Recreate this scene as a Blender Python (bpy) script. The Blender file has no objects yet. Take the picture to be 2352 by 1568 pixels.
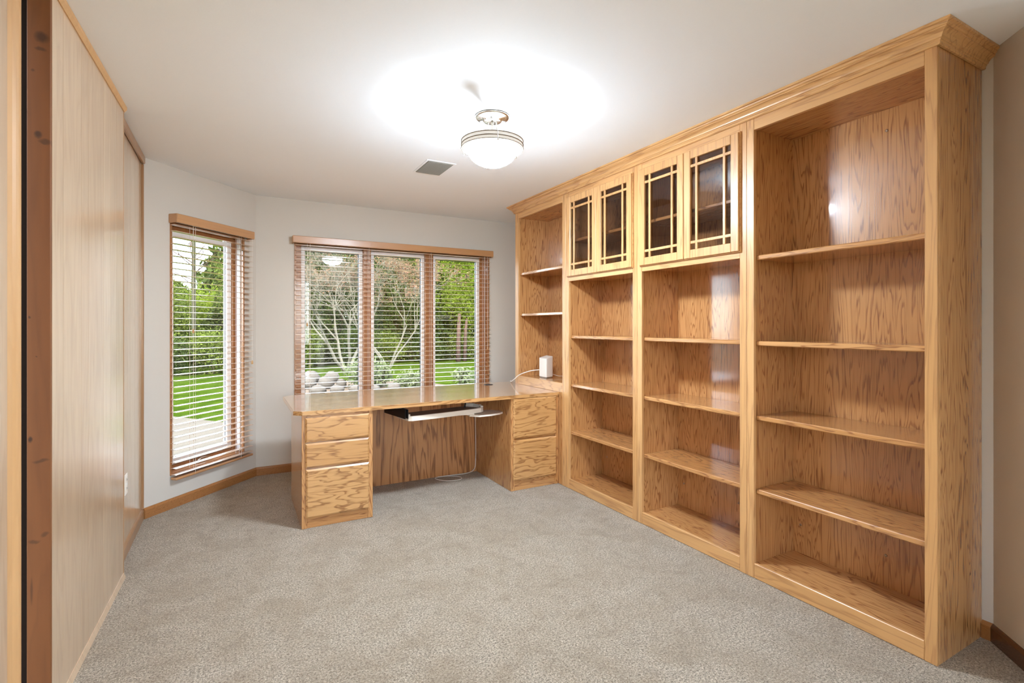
import bpy, math, random
import numpy as np
from mathutils import Vector, Matrix
random.seed(7)
C = bpy.context.scene.collection
SC = bpy.context.scene
PI = math.pi

# ---------------------------------------------------------------- camera
YAW = math.atan(638 / 1164)
cam = bpy.data.cameras.new('camera')
cam.sensor_width = 36; cam.lens = 36 * 1164 / 2352
cam.shift_y = -35 / 2352; cam.clip_start = .02; cam.clip_end = 300
co = bpy.data.objects.new('camera', cam); C.objects.link(co)
co.location = (0, 0, 1.30); co.rotation_euler = (PI / 2, 0, -YAW)
SC.camera = co

# ---------------------------------------------------------------- world, sun, exposure
w = bpy.data.worlds.new('sky'); SC.world = w; w.use_nodes = True
nt = w.node_tree; nt.nodes.clear()
sky = nt.nodes.new('ShaderNodeTexSky'); sky.sky_type = 'NISHITA'; sky.sun_disc = False
sky.sun_elevation = math.radians(48); sky.sun_rotation = math.radians(200)
haze = nt.nodes.new('ShaderNodeMix'); haze.data_type = 'RGBA'
haze.inputs[0].default_value = .72; haze.inputs[7].default_value = (3.0, 3.35, 3.9, 1)
bg = nt.nodes.new('ShaderNodeBackground'); bg.inputs[1].default_value = 1.25
wo = nt.nodes.new('ShaderNodeOutputWorld')
nt.links.new(sky.outputs[0], haze.inputs[6]); nt.links.new(haze.outputs[2], bg.inputs[0]); nt.links.new(bg.outputs[0], wo.inputs[0])

sl = bpy.data.lights.new('sun', 'SUN'); sl.energy = 6.5; sl.angle = math.radians(2); sl.color = (1, .95, .86)
so = bpy.data.objects.new('sun', sl); C.objects.link(so)
so.rotation_euler = (math.radians(44), 0, math.radians(-28)); so.location = (0, -5, 12)

SC.view_settings.view_transform = 'Standard'; SC.view_settings.look = 'None'
SC.view_settings.gamma = 1; SC.view_settings.use_curve_mapping = False
SC.view_settings.exposure = 1.46
cy = SC.cycles
cy.use_denoising = True; cy.adaptive_threshold = .015; cy.max_bounces = 10; cy.diffuse_bounces = 8; cy.glossy_bounces = 4
cy.transmission_bounces = 6; cy.transparent_max_bounces = 12
cy.sample_clamp_indirect = 6; cy.caustics_reflective = False; cy.caustics_refractive = False

BULB_W = 14.0
BOWL_E = 122.0

# ---------------------------------------------------------------- materials
def newmat(name):
    m = bpy.data.materials.new(name); m.use_nodes = True
    t = m.node_tree; return m, t, t.nodes['Principled BSDF']

def N(t, typ, **kw):
    n = t.nodes.new(typ)
    for k, v in kw.items(): setattr(n, k, v)
    return n

def math_(t, op, a, b=None, c=None, clamp=False):
    n = N(t, 'ShaderNodeMath', operation=op, use_clamp=clamp)
    for i, v in enumerate((a, b, c)):
        if v is None: continue
        if isinstance(v, (int, float)): n.inputs[i].default_value = v
        else: t.links.new(v, n.inputs[i])
    return n.outputs[0]

def mix(t, f, a, b, mode='MIX'):
    n = N(t, 'ShaderNodeMix', data_type='RGBA', blend_type=mode)
    for i, v in ((0, f), (6, a), (7, b)):
        if isinstance(v, (int, float)): n.inputs[i].default_value = v
        elif isinstance(v, tuple): n.inputs[i].default_value = (*v, 1)
        else: t.links.new(v, n.inputs[i])
    return n.outputs[2]

def ramp(t, src, *stops):
    n = N(t, 'ShaderNodeValToRGB'); e = n.color_ramp.elements
    while len(e) < len(stops): e.new(.5)
    for k, (p, c) in enumerate(stops):
        e[k].position = p; e[k].color = (*c, 1) if isinstance(c, tuple) else (c, c, c, 1)
    t.links.new(src, n.inputs[0]); return n.outputs[0]

def coords(t, scale, rand=True):
    tc = N(t, 'ShaderNodeTexCoord'); mp = N(t, 'ShaderNodeMapping'); mp.inputs['Scale'].default_value = scale
    src = tc.outputs['Object']
    if rand:
        oi = N(t, 'ShaderNodeObjectInfo'); s = math_(t, 'MULTIPLY', oi.outputs['Random'], 61.0)
        cb = N(t, 'ShaderNodeCombineXYZ')
        for i in range(3): t.links.new(s, cb.inputs[i])
        ad = N(t, 'ShaderNodeVectorMath', operation='ADD')
        t.links.new(src, ad.inputs[0]); t.links.new(cb.outputs[0], ad.inputs[1]); src = ad.outputs[0]
    t.links.new(src, mp.inputs[0]); return mp.outputs[0]

def noise(t, vec, scale, detail=2, rough=.5, dist=0):
    n = N(t, 'ShaderNodeTexNoise'); n.inputs['Scale'].default_value = scale; n.inputs['Detail'].default_value = detail
    n.inputs['Roughness'].default_value = rough; n.inputs['Distortion'].default_value = dist
    t.links.new(vec, n.inputs['Vector']); return n.outputs[0]

def bump(t, h, strength, dist, bsdf):
    b = N(t, 'ShaderNodeBump'); b.inputs['Strength'].default_value = strength; b.inputs['Distance'].default_value = dist
    t.links.new(h, b.inputs['Height']); t.links.new(b.outputs[0], bsdf.inputs['Normal'])

def oak(name, axis, light=(.565, .295, .114), dark=(.24, .092, .032), rough=.27, rings=31, along=.085, fig=6.4, coat=.6, amount=1.0, cior=1.65, crough=.08):
    m, t, b = newmat(name)
    def sc(a, o): return tuple(a if 'xyz'[i] == axis else o for i in range(3))
    v = coords(t, sc(along, 1))
    n1 = noise(t, v, fig, 4.0, .5, .35)
    f = math_(t, 'FRACT', math_(t, 'MULTIPLY', n1, rings))
    line = ramp(t, f, (0, 1.0), (.13, .95), (.24, .3), (.42, .03), (.9, 0.0), (1, .95))
    v2 = coords(t, sc(2.2, 95)); pores = noise(t, v2, 3, 3, .6)
    pm = ramp(t, pores, (.38, 0.0), (.62, 1.0))
    fac = math_(t, 'MULTIPLY', line, math_(t, 'MULTIPLY_ADD', pm, .75, .35), clamp=True)
    fine = ramp(t, noise(t, coords(t, sc(1.0, 42)), 4, 2, .5), (.45, 0.0), (.72, 1.0))
    fac = math_(t, 'ADD', math_(t, 'MULTIPLY', fac, amount), math_(t, 'MULTIPLY', fine, .17), clamp=True)
    big = noise(t, v, 1.3, 1, .5)
    base = mix(t, ramp(t, big, (.35, 0.0), (.65, 1.0)), light, tuple(c * k for c, k in zip(light, (.86, .80, .72))))
    col = mix(t, fac, base, dark)
    t.links.new(col, b.inputs['Base Color'])
    b.inputs['Roughness'].default_value = rough; b.inputs['IOR'].default_value = 1.5
    b.inputs['Coat Weight'].default_value = coat; b.inputs['Coat Roughness'].default_value = crough; b.inputs['Coat IOR'].default_value = cior
    bump(t, fac, .10, .0006, b)
    return m

OAKZ = oak('oak_grain_upright', 'z'); OAKY = oak('oak_grain_across', 'y'); OAKX = oak('oak_grain_lengthwise', 'x')
PALEZ = oak('oak_stile', 'z', (.66, .385, .165), (.33, .15, .055), amount=.6, fig=5, rings=17, coat=.12, rough=.4, crough=.25)
PALEY = oak('oak_rail', 'y', (.66, .385, .165), (.33, .15, .055), amount=.6, fig=5, rings=17, coat=.12, rough=.4, crough=.25)
TOPX = oak('oak_desktop', 'x', (.55, .32, .15), (.26, .12, .05), rough=.2, amount=.7, coat=1.0, cior=2.1)
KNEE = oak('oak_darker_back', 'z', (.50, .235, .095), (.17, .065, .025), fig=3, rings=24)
DRAW = oak('oak_drawer_front', 'x', (.58, .325, .13), (.25, .11, .038), fig=5.5, rings=17, along=.20)
BASEM = oak('stained_oak_baseboard', 'x', (.36, .155, .05), (.2, .075, .022), amount=.5, along=.5)
CASE = oak('stained_oak_window_frame', 'z', (.42, .20, .085), (.24, .10, .04), amount=.5, coat=.3)
VAL = oak('oak_valance', 'x', (.56, .31, .15), (.44, .22, .10), amount=.35, rough=.3)
SLAT = oak('oak_slat', 'x', (.70, .53, .40), (.6, .42, .3), amount=.25, rough=.26, coat=.9)

def plank(name, c1, c2, axis='z', knots=True, rough=.3, coat=1.0, orange=None):
    m, t, b = newmat(name)
    g = N(t, 'ShaderNodeNewGeometry')
    def sc(a, o): return tuple(a if 'xyz'[i] == axis else o for i in range(3))
    tc = N(t, 'ShaderNodeTexCoord'); mp = N(t, 'ShaderNodeMapping'); mp.inputs['Scale'].default_value = sc(.12, 1)
    cb = N(t, 'ShaderNodeCombineXYZ'); rr = math_(t, 'MULTIPLY', g.outputs['Random Per Island'], 40)
    for i in range(3): t.links.new(rr, cb.inputs[i])
    ad = N(t, 'ShaderNodeVectorMath', operation='ADD'); t.links.new(tc.outputs['Object'], ad.inputs[0]); t.links.new(cb.outputs[0], ad.inputs[1])
    t.links.new(ad.outputs[0], mp.inputs[0]); v = mp.outputs[0]
    n1 = noise(t, v, 7, 3, .5, .5)
    f = ramp(t, math_(t, 'FRACT', math_(t, 'MULTIPLY', n1, 7)), (0, .8), (.3, .2), (.8, 0.0), (1, .6))
    streak = ramp(t, noise(t, v, 40, 2, .5), (.4, 0.0), (.7, 1.0))
    fac = math_(t, 'ADD', math_(t, 'MULTIPLY', f, .38), math_(t, 'MULTIPLY', streak, .22), clamp=True)
    fac = math_(t, 'ADD', fac, math_(t, 'MULTIPLY', g.outputs['Random Per Island'], .35), clamp=True)
    col = mix(t, fac, c1, c2)
    if knots:
        sp = N(t, 'ShaderNodeSeparateXYZ'); t.links.new(tc.outputs['Object'], sp.inputs[0])
        wob = math_(t, 'MULTIPLY_ADD', noise(t, tc.outputs['Object'], 26, 3), .03, -.015)
        for kx, kz, rx, rz, am in ((-.553, 2.245, .022, .022, .75), (-.556, 2.205, .018, .009, .6), (-.575, 2.13, .006, .006, .5), (-.562, 1.925, .012, .014, .8), (-.545, 1.905, .02, .010, .6), (-.583, 1.33, .004, .006, .7),
                                   (-.581, .93, .007, .012, .9), (-.555, .86, .024, .009, .55), (-.572, .60, .018, .008, .5), (-.545, .62, .012, .01, .5), (-.578, .44, .004, .05, .5), (-.566, 1.2, .003, .003, .7)):
            dx = math_(t, 'DIVIDE', math_(t, 'SUBTRACT', sp.outputs[0], kx), rx)
            dz = math_(t, 'DIVIDE', math_(t, 'ADD', math_(t, 'SUBTRACT', sp.outputs[2], kz), wob), rz)
            d2 = math_(t, 'ADD', math_(t, 'MULTIPLY', dx, dx), math_(t, 'MULTIPLY', dz, dz))
            col = mix(t, math_(t, 'MULTIPLY', ramp(t, d2, (.15, 1.0), (1.0, 0.0)), am), col, tuple(c * .22 for c in c2))
    t.links.new(col, b.inputs['Base Color']); b.inputs['Roughness'].default_value = rough
    b.inputs['Coat Weight'].default_value = coat; b.inputs['Coat Roughness'].default_value = .15; b.inputs['Coat IOR'].default_value = 1.8
    return m

PLK = plank('pale_hickory_planks', (.66, .49, .33), (.46, .31, .19), knots=False)
KNOT = plank('knotty_pine_board', (.22, .078, .019), (.15, .05, .012), knots=True, coat=0, rough=.65)
TRIM = plank('clear_pine_trim', (.62, .37, .17), (.5, .28, .12), knots=False, coat=0, rough=.5)
TRIMD = plank('brown_pine_trim', (.36, .2, .1), (.3, .16, .07), knots=False, coat=.2)

def flat(name, col, rough=.6, metal=0, emit=None, es=0, bumps=None, coat=0, noise_amt=0):
    m, t, b = newmat(name)
    b.inputs['Base Color'].default_value = (*col, 1); b.inputs['Roughness'].default_value = rough
    b.inputs['Metallic'].default_value = metal; b.inputs['Coat Weight'].default_value = coat
    if rough >= .85: b.inputs['Specular IOR Level'].default_value = .05
    if emit: b.inputs['Emission Color'].default_value = (*emit, 1); b.inputs['Emission Strength'].default_value = es
    v = coords(t, (1, 1, 1), False)
    n = noise(t, v, (bumps or (60, 0))[0], 3, .6)
    t.links.new(mix(t, n, tuple(c * (1 - noise_amt) for c in col), tuple(min(1, c * (1 + noise_amt)) for c in col)), b.inputs['Base Color'])
    if bumps: bump(t, n, bumps[1], .002, b)
    return m

WALL = flat('taupe_wall_paint', (.60, .565, .515), .7, bumps=(180, .12), noise_amt=.015)
CEIL = flat('white_ceiling_paint', (.84, .885, .94), .8, bumps=(140, .1), noise_amt=.01)
WHITE = flat('white_plastic', (.82, .79, .74), .35, noise_amt=.01)
VINYL = flat('white_vinyl_sash', (.80, .80, .80), .4, noise_amt=.01)
CREAM = flat('cream_laminate', (.80, .74, .66), .4, noise_amt=.02)
TRAYTOP = flat('textured_tray_surface', (.30, .22, .17), .6, bumps=(300, .2), noise_amt=.06)
BLACK = flat('black_steel', (.02, .02, .022), .4, .3, noise_amt=.05)
CORD = flat('white_cord', (.75, .71, .64), .6, noise_amt=.02)
NICKEL = flat('brushed_nickel', (.55, .51, .46), .18, 1, noise_amt=.04)
GREY = flat('grey_vent_metal', (.235, .225, .20), .6, noise_amt=.05)
GAPSHADE = flat('painted_gap_shade', (.018, .012, .009), .9, noise_amt=.1)  # near-black, painted as the shade inside the gap
SCREW = flat('screw_metal', (.35, .25, .18), .35, .8, noise_amt=.1)
BOWL = flat('frosted_glass_bowl_lit', (.9, .88, .84), .35, 0, (.81, .93, 1.04), BOWL_E)
BAND = flat('frosted_glass_band_lit', (.14, .13, .115), .35, 0, (1, .93, .83), .26)
RINGM = flat('darker_nickel', (.30, .26, .21), .35, .8, noise_amt=.04)
LIGHTBLOCK = flat('dark_light_block', (.10, .095, .09), .6, noise_amt=.01)  # dark, for the added liner that blocks upward glow
BULB = flat('lamp_bulb_lit', (.9, .9, .9), .3, 0, (1, .93, .8), 12.0)

def glass(name, tint=(1, 1, 1), r0=.055):
    m, t, b = newmat(name)
    tr = N(t, 'ShaderNodeBsdfTransparent'); tr.inputs[0].default_value = (*tint, 1)
    gl = N(t, 'ShaderNodeBsdfGlossy'); gl.inputs['Roughness'].default_value = .0
    g = N(t, 'ShaderNodeNewGeometry'); dp = N(t, 'ShaderNodeVectorMath', operation='DOT_PRODUCT')
    t.links.new(g.outputs['Normal'], dp.inputs[0]); t.links.new(g.outputs['Incoming'], dp.inputs[1])
    c1 = math_(t, 'SUBTRACT', 1.0, math_(t, 'ABSOLUTE', dp.outputs['Value']), clamp=True)
    n = noise(t, coords(t, (1, 1, 1), False), 2, 1)
    ms = N(t, 'ShaderNodeMixShader')
    f = math_(t, 'MULTIPLY_ADD', math_(t, 'POWER', c1, 5.0), .9, math_(t, 'MULTIPLY_ADD', n, .008, .04), clamp=True)
    t.links.new(f, ms.inputs[0]); t.links.new(tr.outputs[0], ms.inputs[1]); t.links.new(gl.outputs[0], ms.inputs[2])
    t.links.new(ms.outputs[0], t.nodes['Material Output'].inputs[0]); return m
GLASS = glass('window_glass', (.97, .98, .97))
DGLASS = glass('cabinet_glass_tinted', (.80, .77, .75))  # grey-brown tint on the door panes

def carpet():
    m, t, b = newmat('beige_frieze_carpet')
    v = coords(t, (1, 1, 1), False)
    sp = noise(t, v, 115, 3, .8)
    sp2 = noise(t, v, 260, 2, .7)
    s = ramp(t, math_(t, 'ADD', math_(t, 'MULTIPLY', sp, .6), math_(t, 'MULTIPLY', sp2, .4)), (.39, (.07, .05, .033)), (.46, (.31, .26, .195)), (.53, (.51, .435, .335)), (.62, (.82, .74, .62)))
    bl = ramp(t, noise(t, v, 4.5, 4, .6, .6), (.38, 0.0), (.62, 1.0))
    col = mix(t, math_(t, 'MULTIPLY', bl, .40), s, (.29, .215, .135))
    bl2 = ramp(t, noise(t, v, 18, 3, .6, .4), (.5, 0.0), (.68, 1.0))
    col = mix(t, math_(t, 'MULTIPLY', bl2, .34), col, (.21, .155, .105))
    t.links.new(col, b.inputs['Base Color']); b.inputs['Roughness'].default_value = 1
    b.inputs['Specular IOR Level'].default_value = .1
    b.inputs['Sheen Weight'].default_value = .25
    h = math_(t, 'ADD', math_(t, 'MULTIPLY', sp, 1.0), math_(t, 'MULTIPLY', bl, .5))
    bump(t, h, .9, .014, b)
    return m
CARPET = carpet()

def leafmat(name, c1, c2, trans=.35):
    m, t, b = newmat(name)
    g = N(t, 'ShaderNodeNewGeometry')
    n = noise(t, coords(t, (1, 1, 1), True), .9, 2)
    f = math_(t, 'ADD', math_(t, 'MULTIPLY', g.outputs['Random Per Island'], .6), math_(t, 'MULTIPLY', n, .5), clamp=True)
    col = mix(t, f, c1, c2)
    t.links.new(col, b.inputs['Base Color']); b.inputs['Roughness'].default_value = .8; b.inputs['Specular IOR Level'].default_value = .12
    tl = N(t, 'ShaderNodeBsdfTranslucent'); t.links.new(col, tl.inputs[0])
    ms = N(t, 'ShaderNodeMixShader'); ms.inputs[0].default_value = trans
    t.links.new(b.outputs[0], ms.inputs[1]); t.links.new(tl.outputs[0], ms.inputs[2])
    t.links.new(ms.outputs[0], t.nodes['Material Output'].inputs[0]); return m
L_DARK = leafmat('arborvitae_foliage', (.0092, .0185, .0036), (.0693, .0906, .0167))
L_MID = leafmat('shrub_foliage', (.0241, .0388, .0056), (.1247, .1525, .0231))
L_BRIGHT = leafmat('spring_maple_foliage', (.0739, .1109, .0056), (.2310, .2864, .0323), .7000)
L_RED = leafmat('pink_buds', (.1386, .0554, .0370), (.1756, .1109, .0554))
L_VAR = leafmat('variegated_foliage', (.0198, .0396, .0079), (.1584, .1716, .0858))
BARK = flat('pale_bark', (.0924, .0825, .0594), .9, bumps=(20, .5), noise_amt=.25)
BARKG = flat('mossy_grey_bark', (.0363, .0363, .0211), .95, bumps=(14, .6), noise_amt=.3)
BARKD = flat('brown_bark', (.0594, .0363, .0264), .95, bumps=(14, .6), noise_amt=.3)
STONE = flat('fieldstone', (.0627, .0541, .0449), .85, bumps=(8, .5), noise_amt=.25)
CONC = flat('pale_concrete_walk', (.0647, .0541, .0409), .85, bumps=(6, .15), noise_amt=.08)
MULCH = flat('pebble_mulch', (.0792, .0594, .0429), 1, bumps=(30, .8), noise_amt=.5)
def lawnm():
    m, t, b = newmat('mown_lawn')
    v = coords(t, (1, 1, 1), False)
    a = noise(t, v, 3, 4, .7); c = noise(t, v, 45, 3, .8)
    f = math_(t, 'ADD', math_(t, 'MULTIPLY', a, .5), math_(t, 'MULTIPLY', c, .5))
    t.links.new(ramp(t, f, (.36, (.009, .018, .0015)), (.5, (.022, .038, .003)), (.66, (.040, .057, .006))), b.inputs['Base Color'])
    b.inputs['Roughness'].default_value = 1; b.inputs['Specular IOR Level'].default_value = 0; bump(t, c, .6, .03, b); return m
LAWN = lawnm()
EXT = flat('house_siding', (.5, .47, .42), .8, noise_amt=.05)

# ---------------------------------------------------------------- builders
ROOT = {}
def thing(name, label, cat, loc=(0, 0, 0), rotz=0, group=None):
    o = bpy.data.objects.new(name, None); C.objects.link(o)
    o.location = loc; o.rotation_euler = (0, 0, rotz); o.empty_display_size = .05
    o['label'] = label; o['category'] = cat
    if group: o['group'] = group
    ROOT[o.name] = Vector(loc); return o
def tag(o, label, cat, group=None, kind=None):
    o['label'] = label; o['category'] = cat
    if group: o['group'] = group
    if kind: o['kind'] = kind
    return o

class MB:
    def __init__(s): s.v = []; s.f = []
    def add(s, vs, fs):
        k = len(s.v); s.v += [tuple(p) for p in vs]; s.f += [tuple(i + k for i in f) for f in fs]; return s
    def box(s, x0, x1, y0, y1, z0, z1, c=0):
        """box with optional chamfer c on every edge"""
        if x0 > x1: x0, x1 = x1, x0
        if y0 > y1: y0, y1 = y1, y0
        if z0 > z1: z0, z1 = z1, z0
        c = min(c, (x1 - x0) * .45, (y1 - y0) * .45, (z1 - z0) * .45)
        if c <= 0:
            return s.add([(x0, y0, z0), (x1, y0, z0), (x1, y1, z0), (x0, y1, z0), (x0, y0, z1), (x1, y0, z1), (x1, y1, z1), (x0, y1, z1)],
                         [(0, 3, 2, 1), (4, 5, 6, 7), (0, 1, 5, 4), (1, 2, 6, 5), (2, 3, 7, 6), (3, 0, 4, 7)])
        vs = []; idx = {}
        for i, X in enumerate((x0, x1)):
            for j, Y in enumerate((y0, y1)):
                for k, Z in enumerate((z0, z1)):
                    sx, sy, sz = (1, -1)[i], (1, -1)[j], (1, -1)[k]
                    idx[i, j, k, 0] = len(vs); vs.append((X, Y + sy * c, Z + sz * c))
                    idx[i, j, k, 1] = len(vs); vs.append((X + sx * c, Y, Z + sz * c))
                    idx[i, j, k, 2] = len(vs); vs.append((X + sx * c, Y + sy * c, Z))
        fs = []
        for i in (0, 1): fs.append([idx[i, 0, 0, 0], idx[i, 1, 0, 0], idx[i, 1, 1, 0], idx[i, 0, 1, 0]][::(-1 if i == 0 else 1)])
        for j in (0, 1): fs.append([idx[0, j, 0, 1], idx[1, j, 0, 1], idx[1, j, 1, 1], idx[0, j, 1, 1]][::(1 if j == 0 else -1)])
        for k in (0, 1): fs.append([idx[0, 0, k, 2], idx[1, 0, k, 2], idx[1, 1, k, 2], idx[0, 1, k, 2]][::(-1 if k == 0 else 1)])
        for i in (0, 1):
            for j in (0, 1): fs.append([idx[i, j, 0, 0], idx[i, j, 1, 0], idx[i, j, 1, 1], idx[i, j, 0, 1]][::(1 if i != j else -1)])
            for k in (0, 1): fs.append([idx[i, 0, k, 0], idx[i, 0, k, 2], idx[i, 1, k, 2], idx[i, 1, k, 0]][::(1 if i != k else -1)])
        for j in (0, 1):
            for k in (0, 1): fs.append([idx[0, j, k, 1], idx[1, j, k, 1], idx[1, j, k, 2], idx[0, j, k, 2]][::(1 if j != k else -1)])
        for i in (0, 1):
            for j in (0, 1):
                for k in (0, 1):
                    fs.append([idx[i, j, k, 0], idx[i, j, k, 1], idx[i, j, k, 2]][::(1 if (i + j + k) % 2 == 0 else -1)])
        return s.add(vs, fs)
    def prism(s, poly, z0, z1):
        n = len(poly)
        a = sum(poly[i][0] * poly[(i + 1) % n][1] - poly[(i + 1) % n][0] * poly[i][1] for i in range(n))
        if a < 0: poly = poly[::-1]
        return s.add([(x, y, z0) for x, y in poly] + [(x, y, z1) for x, y in poly],
                     [tuple(range(n))[::-1], tuple(range(n, 2 * n))] + [(i, (i + 1) % n, n + (i + 1) % n, n + i) for i in range(n)])
    def lathe(s, prof, cx, cy, n=48, cap0=False, cap1=False):
        vs = []; fs = []; m = len(prof)
        for i in range(n):
            a = 2 * PI * i / n
            vs += [(cx + r * math.cos(a), cy + r * math.sin(a), z) for r, z in prof]
        for i in range(n):
            j = (i + 1) % n
            fs += [(i * m + k, j * m + k, j * m + k + 1, i * m + k + 1) for k in range(m - 1)]
        if cap0: fs.append(tuple(i * m for i in range(n))[::-1])
        if cap1: fs.append(tuple(i * m + m - 1 for i in range(n)))
        return s.add(vs, fs)
    def tube(s, pts, r, n=6, r1=None):
        pts = [Vector(p) for p in pts]; L = len(pts); vs = []; fs = []
        for i, p in enumerate(pts):
            d = (pts[min(i + 1, L - 1)] - pts[max(i - 1, 0)]).normalized()
            u = d.cross(Vector((0, 0, 1)) if abs(d.z) < .9 else Vector((1, 0, 0))).normalized(); q = d.cross(u)
            rr = r if r1 is None else r + (r1 - r) * i / (L - 1)
            vs += [p + u * rr * math.cos(2 * PI * k / n) + q * rr * math.sin(2 * PI * k / n) for k in range(n)]
        for i in range(L - 1):
            fs += [(i * n + k, i * n + (k + 1) % n, (i + 1) * n + (k + 1) % n, (i + 1) * n + k) for k in range(n)]
        fs += [tuple(range(n))[::-1], tuple(range((L - 1) * n, L * n))]
        return s.add(vs, fs)
    def build(s, name, mat, parent=None, local=False, smooth=False):
        me = bpy.data.meshes.new(name); off = Vector((0, 0, 0))
        if parent is not None and not local: off = ROOT[parent.name]
        me.from_pydata([tuple(Vector(p) - off) for p in s.v], [], s.f); me.update()
        me.materials.append(mat)
        if smooth:
            me.polygons.foreach_set('use_smooth', [True] * len(me.polygons))
        o = bpy.data.objects.new(name, me); C.objects.link(o)
        if parent is not None: o.parent = parent
        ROOT[o.name] = off
        return o
def struct(name, mb, mat, parent=None, local=False, smooth=False):
    o = mb.build(name, mat, parent, local, smooth)
    if parent is None: o['kind'] = 'structure'
    return o
def spline(pts, k=8):
    P = [Vector(p) for p in pts]; P = [P[0] * 2 - P[1]] + P + [P[-1] * 2 - P[-2]]; out = []
    for i in range(1, len(P) - 2):
        for j in range(k):
            u = j / k; a, b, c, d = P[i - 1:i + 3]
            out.append(.5 * ((2 * b) + (c - a) * u + (2 * a - 5 * b + 4 * c - d) * u * u + (3 * b - a - 3 * c + d) * u ** 3))
    return out + [P[-2]]

CZ = 2.44
AX, AY, BX, BY = -.54, 4.19, .165, 4.94            # the angled wall with the narrow window
TL = math.hypot(BX - AX, BY - AY); TX, TY = (BX - AX) / TL, (BY - AY) / TL
ANG = math.atan2(TY, TX)

# ---------------------------------------------------------------- room shell
RB = -1.6
poly = [(-.585, RB), (-.585, 2.19), (-.547, 3.27), (AX, AY), (BX, BY), (2.75, 4.94), (2.75, .88), (1.55, -.42), (1.55, RB)]
big = [(-.8, RB - .15), (-.8, 4.3), (.08, 5.2), (2.95, 5.2), (2.95, .8), (1.75, -.5), (1.75, RB - .15)]
struct('floor', MB().prism(big, -.12, 0), CARPET)
struct('ceiling', MB().prism(big, CZ, CZ + .12), CEIL)
struct('wall_right', MB().box(2.75, 2.93, .86, 5.15, 0, CZ), WALL)
struct('wall_right_angled', MB().prism([(2.75, .88), (1.55, -.42), (1.68, -.54), (2.93, .86)], 0, CZ), WALL)
struct('wall_near_right', MB().box(1.55, 1.7, RB, -.42, 0, CZ), WALL)
NX0, NX1, NZ0, NZ1 = -.45, 1.45, .30, 2.30  # opening for the added fill window
struct('wall_near', MB().box(-.8, NX0, RB - .14, RB, 0, CZ).box(NX1, 1.7, RB - .14, RB, 0, CZ).box(NX0, NX1, RB - .14, RB, 0, NZ0).box(NX0, NX1, RB - .14, RB, NZ1, CZ), WALL)
# back wall with the wide window opening
WX0, WX1, WZ0, WZ1 = .474, 2.425, .30, 2.05
struct('wall_back', MB().box(BX - .09, WX0, 4.94, 5.1, 0, CZ).box(WX1, 2.75, 4.94, 5.1, 0, CZ)
       .box(WX0, WX1, 4.94, 5.1, 0, WZ0).box(WX0, WX1, 4.94, 5.1, WZ1, CZ), WALL)
# angled wall in its own frame: x along wall, y outward
wa = bpy.data.objects.new('wall_back_left', None)
S0, S1, AZ0, AZ1 = .20, .895, .235, 2.05
wm = MB().box(-.02, S0, 0, .16, 0, CZ).box(S1, TL, 0, .16, 0, CZ).box(S0, S1, 0, .16, 0, AZ0).box(S0, S1, 0, .16, AZ1, CZ)
wbl = struct('wall_back_left', wm, WALL); wbl.location = (AX, AY, 0); wbl.rotation_euler = (0, 0, ANG)
bpy.data.objects.remove(wa)

# left side: plank panelling
def planks(edges, face, x_back, z0, z1, gap=.0022):
    m = MB()
    for a, b in zip(edges[:-1], edges[1:]):
        xa, xb = face(a), face(b); g = gap
        # slight V edge on every board
        pr = [(x_back, a + g * .4), (xa, a + g * .4), (xb, b - g * .4), (x_back, b - g * .4)]
        m.prism(pr, z0, z1)
    return m
slab_face = lambda y: -.531 + (y - 2.2) / 1.073 * .028
struct('wall_left', planks([3.20, 3.40, 3.53, 3.672, 3.786, 3.923, 4.123, 4.21], lambda y: -.547, -.64, 0, CZ), PLK)
struct('wall_left_panelled_projection', planks([2.212, 2.322, 2.538, 2.633, 2.872, 3.0, 3.12, 3.268], slab_face, -.60, 0.012, CZ), PLK)
struct('wall_left_near', planks([RB, -1.3, -1.1, -.85, -.62, -.4, -.2, .05, .28, .45, .7, .85, 1.1, 1.3, 1.45, 1.7, 1.86, 2.03], lambda y: -.588, -.68, 0, CZ), PLK)
struct('trim_1', MB().box(-.5897, slab_face(2.2), 2.196, 2.212, 0, CZ, .0015), KNOT)            # knotty end board
# rounded pine stop beside the knotty board
m = MB(); pr = [(-.66, 2.035), (-.592, 2.035)] + [(-.592 + .016 * math.sin(a), 2.05 + .085 * (a / (PI))) for a in [PI * k / 8 for k in range(1, 8)]] + [(-.592, 2.152), (-.66, 2.152)]
struct('trim_2', m.prism(pr, 0, CZ), TRIM)
struct('gap_shade_strip', MB().box(-.70, -.5905, 2.2, 2.23, 0, CZ), GAPSHADE)  # black strip standing in for shade in the gap beside the board
# ceiling, corner and floor strips of the projection
m = MB()
for a, b in ((2.2, 3.28),):
    m.add([(slab_face(a) - .01, a, 2.412), (slab_face(a) + .004, a, 2.412), (slab_face(a) + .013, a, 2.425), (slab_face(a) + .013, a, 2.4395), (slab_face(a) - .01, a, 2.4395),
           (slab_face(b) - .01, b, 2.412), (slab_face(b) + .004, b, 2.412), (slab_face(b) + .013, b, 2.425), (slab_face(b) + .013, b, 2.4395), (slab_face(b) - .01, b, 2.4395)],
          [(0, 1, 2, 3, 4), (9, 8, 7, 6, 5)] + [(i, i + 5, (i + 1) % 5 + 5, (i + 1) % 5) for i in range(5)])
struct('trim_4', m, TRIM)
struct('trim_5', MB().box(-.60, -.5015, 3.268, 3.282, 0, 2.4395, .003), TRIMD)
struct('trim_6', MB().box(-.547, -.525, 3.283, 4.185, 2.39, 2.4395, .006), TRIMD)
struct('trim_7', MB().box(-.552, -.533, 4.172, 4.19, .07, 2.39, .004), TRIMD)
m = MB(); q = [slab_face(2.2), slab_face(3.27)]
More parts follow.
